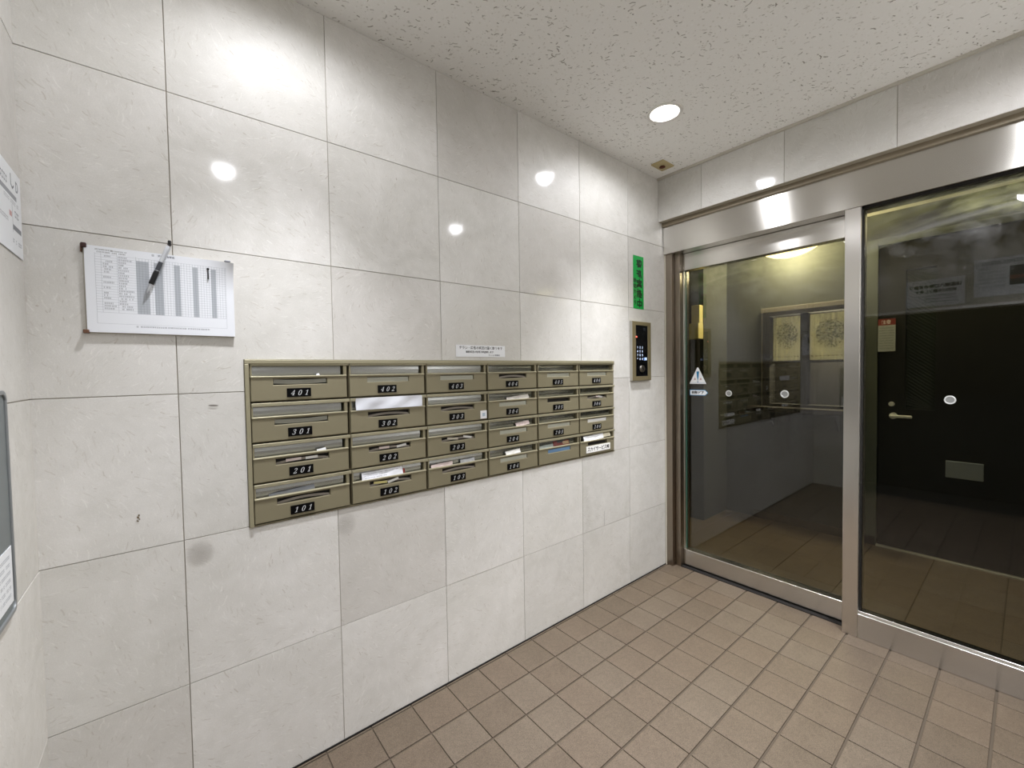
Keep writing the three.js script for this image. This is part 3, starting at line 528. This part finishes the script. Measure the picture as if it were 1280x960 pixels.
// ------------------------------------------------------------------ things on the mailbox wall
{ // notice with corner clips
  const t = thing('notice_sheet', 'white printed table sheet with grey columns fixed on the marble wall left of the mailboxes', 'notice', [0.2345, 1.3505, 0.0]);
  const W = 0.304, H = 0.214;
  part('backing_board', rspan(0.000, W - 0.002, 0, H - 0.002, 0.0, 0.006, 0.001), std({ color: 0xb9b3a6, roughness: 0.6 }), t);
  const map = canvas(1216, 856, (ctx, w, h) => {
    const X = (m) => (m - 0.2345) / W * w, Y = (m) => h - (m - 1.3505) / H * h;
    ctx.fillStyle = '#eceff4'; ctx.fillRect(0, 0, w, h);
    ctx.fillStyle = '#b3b8be'; for (const [a, b] of [[0.329, 0.3535], [0.364, 0.382], [0.405, 0.418], [0.445, 0.4565], [0.486, 0.4975]]) ctx.fillRect(X(a), Y(1.538), X(b) - X(a), Y(1.401) - Y(1.538));
    ctx.strokeStyle = 'rgba(90,96,104,.55)'; ctx.lineWidth = 1.6;
    const line = (a, b, c, d) => { ctx.beginPath(); ctx.moveTo(X(a), Y(b)); ctx.lineTo(X(c), Y(d)); ctx.stroke(); };
    for (let i = 0; i <= 22; i++) line(0.253, 1.545 - i * 0.00655, 0.520, 1.545 - i * 0.00655);
    for (let m = 0.329; m <= 0.5205; m += 0.0061) line(m, 1.545, m, 1.401);
    for (const m of [0.253, 0.264, 0.293, 0.329, 0.520]) line(m, 1.548, m, 1.401);
    line(0.253, 1.4, 0.253, 1.373); line(0.253, 1.373, 0.52, 1.373); line(0.52, 1.373, 0.52, 1.4);
    for (let i = 0; i < 21; i++) { const r = rng(i + 60); if (i % 2 === 0 || r() < 0.4) greek(ctx, X(0.267), Y(1.5435 - i * 0.00655), (X(0.29) - X(0.267)) * (0.4 + 0.5 * r()), 15, i + 1, 'rgba(70,74,80,.75)'); greek(ctx, X(0.295), Y(1.5435 - i * 0.00655), (X(0.326) - X(0.295)) * (0.35 + 0.6 * r()), 15, i + 31, 'rgba(60,64,72,.8)'); }
    greek(ctx, X(0.254), Y(1.558), 120, 15, 90); greek(ctx, X(0.254), Y(1.552), 220, 14, 91); greek(ctx, X(0.282), Y(1.557), 120, 12, 92);
    jp(ctx, '日常清掃実施報告', X(0.36), Y(1.5605), 24, 0.1, '#555b64'); greek(ctx, X(0.325), Y(1.3695), X(0.478) - X(0.325), 15, 93, 'rgba(60,64,72,.8)');
  });
  const g = new THREE.BoxGeometry(W - 0.004, H - 0.004, 0.0006, 40, 24, 1), p = g.attributes.position;
  for (let i = 0; i < p.count; i++) {
    const u = p.getX(i) / W + 0.5, v = p.getY(i) / H + 0.5, c = Math.max(0, u - 0.62) / 0.38 * Math.max(0, v - 0.55) / 0.45;
    p.setZ(i, p.getZ(i) + 0.020 * c * c + 0.0012 * Math.sin(u * 5 + v * 3) * v + 0.006 * Math.max(0, u - 0.75) * (1 - Math.abs(v - 0.45)));
    p.setY(i, p.getY(i) - 0.006 * c * c);
  }
  g.computeVertexNormals();
  part('paper_sheet', g, std({ map, roughness: 0.5 }), t, [W / 2 + 0.001, H / 2, 0.0095]);
  const clip = std({ color: 0x3a1f1a, roughness: 0.4 }), bronze = std({ color: 0x6b4a36, roughness: 0.4 });
  const corner = (s) => slab(poly([[0, 0], [0.011, 0], [0, 0.012 * s]].sort(() => 0)), 0.007, 0.0008);
  part('corner_clip', new RoundedBoxGeometry(0.010, 0.011, 0.016, 2, 0.002), clip, t, [0.003, H - 0.004, 0.008]);
  part('corner_clip', new RoundedBoxGeometry(0.003, 0.020, 0.010, 2, 0.001), bronze, t, [-0.002, H - 0.010, 0.005]);
  part('corner_clip', new RoundedBoxGeometry(0.011, 0.009, 0.016, 2, 0.002), bronze, t, [0.001, 0.003, 0.008]);
  part('corner_clip', new RoundedBoxGeometry(0.014, 0.005, 0.014, 2, 0.0015), std({ color: 0x8d9096, roughness: 0.4, metalness: 0.4 }), t, [0.291, H - 0.0005, 0.007]);
}
{ // pen hanging on its string
  const t = thing('pen', 'black gripped clear ballpoint pen hanging over the printed notice sheet', 'pen', [0.399, 1.592, 0.0]);
  const P = (r) => r.map((p) => new THREE.Vector2(...p));
  part('hook', new THREE.CylinderGeometry(0.0035, 0.0045, 0.014, 14).rotateX(Math.PI / 2).translate(0, 0.0, 0.007), black, t);
  part('cap', new RoundedBoxGeometry(0.0075, 0.011, 0.008, 2, 0.003), black, t, [0.0, 0.001, 0.017]);
  const b = new THREE.Group(); b.rotation.z = -0.345; b.position.set(-0.002, -0.006, 0.021); b.name = 'pen_body'; 
  const along = (prof) => new THREE.LatheGeometry(P(prof), 18);
  const clear = std({ color: 0xc9ccd0, roughness: 0.2 });
  t.add(b);
  part('barrel', along([[0, -0.138], [0.0012, -0.138], [0.0022, -0.128], [0.0045, -0.112], [0.0046, -0.02], [0.0042, -0.004], [0, -0.003]]), clear, b);
  part('refill', along([[0.0047, -0.075], [0.0049, -0.074], [0.0049, -0.052], [0.0047, -0.051]]), std({ color: 0x3c4046, roughness: 0.4 }), b);
  part('grip', along([[0.0046, -0.114], [0.0058, -0.112], [0.0060, -0.085], [0.0058, -0.078], [0.0046, -0.076]]), black, b);
  part('clip', new RoundedBoxGeometry(0.002, 0.034, 0.003, 1, 0.0008), std({ color: 0xb9bcc0, roughness: 0.25 }), b, [0.006, -0.026, 0.004]);
}
{
  const t = thing('marker_pin', 'short black pin with a hanging stem on the right part of the printed sheet', 'pin', [0.4795, 1.536, 0.0125]);
  part('pin_head', new THREE.SphereGeometry(0.0032, 14, 10), black, t);
  part('stem', new THREE.CylinderGeometry(0.0013, 0.0016, 0.026, 10).translate(0, -0.015, 0.0005), black, t);
}
{ // notice above the mailboxes
  const map = canvas(996, 192, (ctx, w, h) => {
    ctx.fillStyle = '#f3f5f8'; ctx.fillRect(0, 0, w, h);
    jp(ctx, 'チラシ・広告の投函は固く断ります', 62, 18, 55, 0.12, '#16181c'); jp(ctx, '無断投函は発見次第通報します', 190, 92, 40, 0.13, '#1d1f24'); jp(ctx, 'マンション管理組合', 640, 150, 27, 0.12, '#33363c');
  });
  const W = 0.249, H = 0.048, g = box(W, H, 0.0008);
  single('wall_sticker', g, std({ map, roughness: 0.5 }), 'small white sticker of black lettering on the wall just above the mailboxes', 'sticker', [1.4025, 1.3265, 0.0008]);
}
{ // green upright sticker
  const map = canvas(160, 480, (ctx, w, h) => {
    ctx.fillStyle = '#0aa648'; ctx.fillRect(0, 0, w, h);
    jpColumn(ctx, '警戒実施中', 54, 30, 84, 90, 0.155, '#06180b'); jpColumn(ctx, '防犯カメラ', 6, 206, 42, 50, 0.17, '#08290f');
  });
  single('safety_sticker', box(0.102, 0.306, 0.0008), std({ map, roughness: 0.32 }), 'tall bright green sticker with black lettering on the wall above the intercom', 'sticker', [2.5245, 1.7445, 0.0008]);
}
{ // intercom
  const t = thing('intercom_panel', 'olive framed entry intercom with black keypad on the wall beside the glass door', 'intercom', [2.437, 1.174, 0]);
  const W = 0.188, H = 0.342;
  part('frame', at(slab(poly(rect(0, W, 0, H), [rect(0.036, 0.156, 0.025, H - 0.022)]), 0.019, 0.002), 0, 0, 0), std({ color: 0x8f8464, metalness: 0.45, roughness: 0.4 }), t);
  part('side_cover', rspan(-0.0015, 0.0005, 0.001, H - 0.001, 0, 0.0175, 0.0005, 1), std({ color: 0xb8b6ae, metalness: 0.6, roughness: 0.35 }), t);
  const draw = (glow) => (ctx, w, h) => {
    ctx.fillStyle = glow ? '#000' : '#07080a'; ctx.fillRect(0, 0, w, h); ctx.textAlign = 'center'; ctx.textBaseline = 'middle'; ctx.font = 'bold 40px sans-serif'; ctx.fillStyle = '#cfe0ff';
    ['123', '456', '789', '*0#'].forEach((row, j) => [...row].forEach((c, i) => ctx.fillText(c, 42 + i * 50, 272 + j * 48)));
    jp(ctx, '通', 174, 396, 40, 0.14, '#8fb4f4'); jp(ctx, '話', 206, 396, 34, 0.14, '#8fb4f4'); ctx.fillRect(206, 398, 30, 32);
  };
  const face = part('glass_face', box(0.120, 0.295, 0.003).translate(0.096, 0.1725, 0.0125), std({ map: canvas(256, 632, draw(false)), emissiveMap: canvas(256, 632, draw(true)), emissive: 0xffffff, emissiveIntensity: 0.7, roughness: 0.18 }), t);
  face.name = 'keypad_screen';
  part('status_light', new THREE.SphereGeometry(0.0045, 14, 10).translate(0.043, 0.253, 0.015), std({ color: 0xff8c78, emissive: 0xff5a48, emissiveIntensity: 2.0 }), t);
  part('camera_lens', new THREE.CylinderGeometry(0.010, 0.011, 0.004, 20).rotateX(Math.PI / 2).translate(0.124, 0.298, 0.0155), std({ color: 0x30343a, roughness: 0.15, metalness: 0.4 }), t);
  const k = part('key_switch', new THREE.CylinderGeometry(0.019, 0.021, 0.008, 26).rotateX(Math.PI / 2).translate(0.097, 0.069, 0.0175), steelPlain, t);
  part('key_slot', box(0.004, 0.017, 0.002).rotateZ(0.5).translate(0.097, 0.069, 0.0222), black, k);
}

// ------------------------------------------------------------------ things on the left wall
{
  const map = canvas(640, 400, (ctx, w, h) => {
    ctx.fillStyle = '#eef1f4'; ctx.fillRect(0, 0, w, h); ctx.fillStyle = '#8d9096';
    ctx.font = 'bold 74px sans-serif'; ctx.fillText('しD'.slice(1), 548, 92); jp(ctx, 'し', 462, 26, 76, 0.13, '#6d7076');
    ctx.fillStyle = '#9b9ea4'; ctx.fillRect(300, 118, 260, 22); greek(ctx, 330, 150, 260, 18, 3, '#a5a8ae'); greek(ctx, 520, 190, 80, 34, 5, '#83868c'); ctx.fillRect(478, 170, 4, 130); ctx.fillStyle = '#c59a98'; ctx.fillRect(430, 210, 40, 24); ctx.fillStyle = '#83868c'; ctx.fillRect(480, 262, 140, 24); greek(ctx, 470, 330, 150, 20, 8, '#8e9298'); greek(ctx, 40, 60, 380, 40, 9, '#85888e'); greek(ctx, 40, 250, 360, 20, 11, '#9a9da3');
  });
  const g = box(0.0012, 0.181, 0.29);
  single('wall_notice', g, std({ map, roughness: 0.55 }), 'white notice with grey print at the left edge on the marble return wall', 'notice', [XL + 0.0012, 1.598, 0.158]);
}
{
  const t = thing('notice_board', 'grey framed board with rounded corner on the return wall at the left edge', 'notice board', [XL, 0.80, 0.2255]);
  const R = (x0, x1, y0, y1, r) => { const s = new THREE.Shape(); s.moveTo(x0 + r, y0); s.lineTo(x1 - r, y0); s.absarc(x1 - r, y0 + r, r, -Math.PI / 2, 0); s.lineTo(x1, y1 - r); s.absarc(x1 - r, y1 - r, r, 0, Math.PI / 2); s.lineTo(x0 + r, y1); s.absarc(x0 + r, y1 - r, r, Math.PI / 2, Math.PI); s.lineTo(x0, y0 + r); s.absarc(x0 + r, y0 + r, r, Math.PI, Math.PI * 1.5); return s; };
  const turn = (g) => g.rotateY(Math.PI / 2);              // outline x runs towards -z
  const outer = R(-0.185, 0, 0, 0.42, 0.02); outer.holes.push(R(-0.177, -0.008, 0.008, 0.412, 0.014));
  part('frame', turn(slab(outer, 0.010, 0.0015)), std({ color: 0x8e9294, metalness: 0.5, roughness: 0.4 }), t);
  part('panel', turn(slab(R(-0.179, -0.006, 0.006, 0.414, 0.015), 0.005)), std({ color: 0x6f7677, roughness: 0.5 }), t, [0.0005, 0, 0]);
  part('paper_sheet', box(0.001, 0.105, 0.15).translate(0.0062, 0.075, 0.09), std({ map: canvas(256, 160, (ctx, w, h) => { ctx.fillStyle = '#e9ecf0'; ctx.fillRect(0, 0, w, h); for (let i = 0; i < 6; i++) greek(ctx, 20, 20 + i * 22, 210, 10, 20 + i, '#8d949c'); }), roughness: 0.6 }), t);
}

// ------------------------------------------------------------------ stickers on the glass
const onDoor = 2.9028, onPanel = 2.8178;
{
  const t = thing('caution_sticker', 'white triangular caution sticker with a blue mark on the sliding glass door', 'sticker', [onDoor, 1.145, 0.161]);
  const tri = slab(poly([[-0.053, 0], [0.053, 0], [0.0035, 0.1], [-0.0035, 0.1]]), 0.0006);
  const map = canvas(256, 256, (ctx, w, h) => {
    ctx.fillStyle = '#f2f4f6'; ctx.fillRect(0, 0, w, h); ctx.fillStyle = '#1f7fae'; ctx.beginPath(); ctx.moveTo(108, 62); ctx.lineTo(148, 62); ctx.lineTo(140, 150); ctx.lineTo(128, 216); ctx.lineTo(116, 150); ctx.fill(); ctx.fillStyle = '#245f94'; ctx.beginPath(); ctx.arc(128, 226, 9, 0, 7); ctx.fill();
    ctx.fillStyle = '#c2a3a0'; for (const x of [72, 160]) { ctx.beginPath(); ctx.moveTo(x + 12, 156); ctx.lineTo(x + 30, 190); ctx.lineTo(x - 6, 196); ctx.fill(); }
    ctx.fillStyle = '#c6d6e2'; ctx.fillRect(20, 234, 216, 8);
  });
  const p = tri.attributes.position, u = tri.attributes.uv; for (let i = 0; i < p.count; i++) u.setXY(i, p.getX(i) / 0.106 + 0.5, p.getY(i) / 0.1);
  part('face', tri.rotateY(-Math.PI / 2), std({ map, roughness: 0.5 }), t);
}
{
  const t = thing('door_label', 'small white arrow shaped label with blue edge on the sliding glass door', 'sticker', [onDoor, 1.091, 0.167]);
  const arrow = (g) => poly([[-0.058 + g, -0.018 + g], [0.040 - g * 0.4, -0.018 + g], [0.058 - g * 1.3, 0], [0.040 - g * 0.4, 0.018 - g], [-0.058 + g, 0.018 - g]]);
  part('edge', slab(arrow(0), 0.0005).rotateY(-Math.PI / 2), std({ color: 0x3e7fa8, roughness: 0.5 }), t);
  const g = slab(arrow(0.004), 0.0006), p = g.attributes.position, u = g.attributes.uv; for (let i = 0; i < p.count; i++) u.setXY(i, p.getX(i) / 0.116 + 0.5, p.getY(i) / 0.036 + 0.5);
  part('face', g.rotateY(-Math.PI / 2), std({ map: canvas(256, 80, (ctx, w, h) => { ctx.fillStyle = '#f4f7fa'; ctx.fillRect(0, 0, w, h); jp(ctx, '自動ドア', 26, 18, 44, 0.15, '#14161a'); }), roughness: 0.5 }), t, [-0.0004, 0, 0]);
}
for (const [x, y, z, r, label] of [[onDoor, 1.092, 0.346, 0.019, 'small round silver disc on the glass door, below the mailbox reflection at left'], [onDoor, 1.097, 0.632, 0.0215, 'small round silver disc on the glass door in front of the reception window'], [onPanel, 1.097, 1.246, 0.0185, 'small round silver disc on the fixed glass panel right of the lever handle']]) {
  const t = thing('glass_disc', label, 'sticker', [x - 0.0015, y, z], 'round silver discs on the glass');
  part('ring', new THREE.TorusGeometry(r * 0.8, r * 0.14, 8, 28).scale(1, 1, 0.5).rotateY(Math.PI / 2), std({ color: 0xd6d8d6, metalness: 0.4, roughness: 0.35 }), t);
  part('centre', new THREE.CylinderGeometry(r * 0.78, r * 0.78, 0.001, 26).rotateZ(Math.PI / 2), std({ color: 0x8f918e, metalness: 0.4, roughness: 0.4 }), t);
}

// ------------------------------------------------------------------ things in the hall
{
  const t = thing('hall_counter', 'dark narrow counter shelf under the reception window behind the glass door', 'shelf', [4.14, 0.93, 0.35]);
  part('top', rspan(-0.16, 0, -0.035, 0, -0.345, 0.36, 0.004), std({ color: 0x241f19, roughness: 0.95 }), t);
  for (const z of [-0.2, 0.22]) part('bracket', slab(poly([[0, 0], [-0.12, 0], [-0.12, -0.015], [-0.015, -0.13], [0, -0.13]]), 0.012).translate(0, -0.035, z), black, t);
}
{
  const t = thing('office_lamp', 'small warm lamp behind the lace curtains of the reception window', 'lamp', [4.80, 2.08, 0.36]);
  part('cord', new THREE.CylinderGeometry(0.004, 0.004, 0.48, 8).translate(0, -0.24, 0), black, t);
  part('bulb', new THREE.SphereGeometry(0.05, 20, 14).translate(0, -0.53, 0), std({ color: 0xffffff, emissive: 0xffe8b8, emissiveIntensity: 3 }), t);
  const p = new THREE.PointLight(0xfff0d8, 8, 0, 2); p.name = 'office_lamp_light'; p.position.set(0, -0.53, 0); p.castShadow = true; p.shadow.radius = 2.5; t.add(p);
}
const lace = canvas(256, 384, (ctx, w, h) => {
  ctx.fillStyle = '#dad8c6'; ctx.fillRect(0, 0, w, h); const r = rng(77);
  for (let i = 0; i < 260; i++) { const a = r() * 7, d = 95 * Math.sqrt(r()); ctx.fillStyle = `rgba(84,86,70,${0.2 + 0.35 * r()})`; ctx.beginPath(); ctx.ellipse(w / 2 + d * Math.cos(a) * 0.95, h * 0.42 + d * Math.sin(a) * 1.25, 3 + 8 * r(), 2 + 4 * r(), r() * 3, 0, 7); ctx.fill(); }
  for (let x = 14; x < w; x += 26) { ctx.fillStyle = 'rgba(100,98,72,.6)'; ctx.beginPath(); ctx.arc(x, h - 34, 6, 0, 7); ctx.fill(); }
});
[[0.125, 0.334, 'left lace half curtain in the reception window behind the glass door'], [0.386, 0.64, 'right lace half curtain in the reception window behind the glass door']].forEach(([a, b, label]) => {
  const w = b - a, g = new THREE.BoxGeometry(w, 0.345, 0.002, 48, 1, 1), p = g.attributes.position;
  for (let i = 0; i < p.count; i++) p.setZ(i, p.getZ(i) + 0.006 * Math.sin(p.getX(i) * 190));
  g.computeVertexNormals();
  const c = single('curtain', g.rotateY(-Math.PI / 2), phys({ map: lace, roughness: 1, transmission: 0.45, thickness: 0 }), label, 'curtain', [4.183, 1.462, (a + b) / 2], 'lace half curtains of the reception window');
});
{
  const t = thing('meter_box', 'yellowish box on the hall wall seen through the left of the glass door', 'box', [3.72, 1.475, -0.29]);
  const y = std({ color: 0xd9cc8a, roughness: 0.6 });
  part('case', rspan(-0.07, 0.009, 0, 0.125, -0.085, 0.074, 0.004), y, t);
  part('duct', rspan(-0.05, 0.009, 0.125, 0.27, 0.005, 0.072, 0.004), y, t);
  part('switch', rspan(-0.074, -0.07, 0.02, 0.04, -0.05, -0.035, 0.001), black, t);
}
{
  const map = canvas(160, 320, (ctx, w, h) => { ctx.fillStyle = '#b4b8b6'; ctx.fillRect(0, 0, w, h); ctx.fillStyle = '#8c3a35'; ctx.fillRect(0, 0, w, 62); jp(ctx, '注意', 32, 10, 44, 0.12, '#f2e8e4'); for (let i = 0; i < 9; i++) greek(ctx, 14, 84 + i * 25, 130, 12, 200 + i, '#6f7677'); });
  single('door_notice', box(0.001, 0.215, 0.088), std({ map, roughness: 0.6 }), 'white paper with a red heading on the dark hall door', 'notice', [4.0965 - 0.0065 + 0.0, 1.44, 0.842]);
}
[[0.915, 0.36, 'notices'], [1.345, 0.40, 'picture']].forEach(([z, w, kind]) => {
  const isText = kind === 'notices';
  const map = canvas(512, 320, (ctx, W, H) => {
    ctx.fillStyle = '#dfe3e6'; ctx.fillRect(0, 0, W, H);
    if (isText) { jp(ctx, '住者様入口物のお断り', 30, 60, 46, 0.19, '#14161a'); jp(ctx, '投函はお断りします', 70, 122, 40, 0.19, '#14161a'); for (let i = 0; i < 3; i++) greek(ctx, 60, 190 + i * 36, 390 - 40 * i, 16, 300 + i, '#4d525a'); } else { greek(ctx, 30, 26, 440, 26, 320, '#4d525a'); ctx.fillStyle = '#3a4048'; ctx.fillRect(30, 80, 240, 160); ctx.fillStyle = '#8a4f4a'; ctx.fillRect(30, 160, 240, 30); for (let i = 0; i < 6; i++) greek(ctx, 300, 80 + i * 30, 180, 12, 330 + i, '#7a8088'); }
  });
  single('entrance_poster', box(0.0012, isText ? 0.23 : 0.30, w), std({ map, roughness: 0.6 }), isText ? 'white lettered notice mirrored in the fixed glass panel, nearer the steel post' : 'white poster with a dark picture mirrored in the fixed glass panel at the right edge', 'poster', [XL - 0.0290, isText ? 1.86 : 1.93, z]);
});

renderer.render(scene, camera);
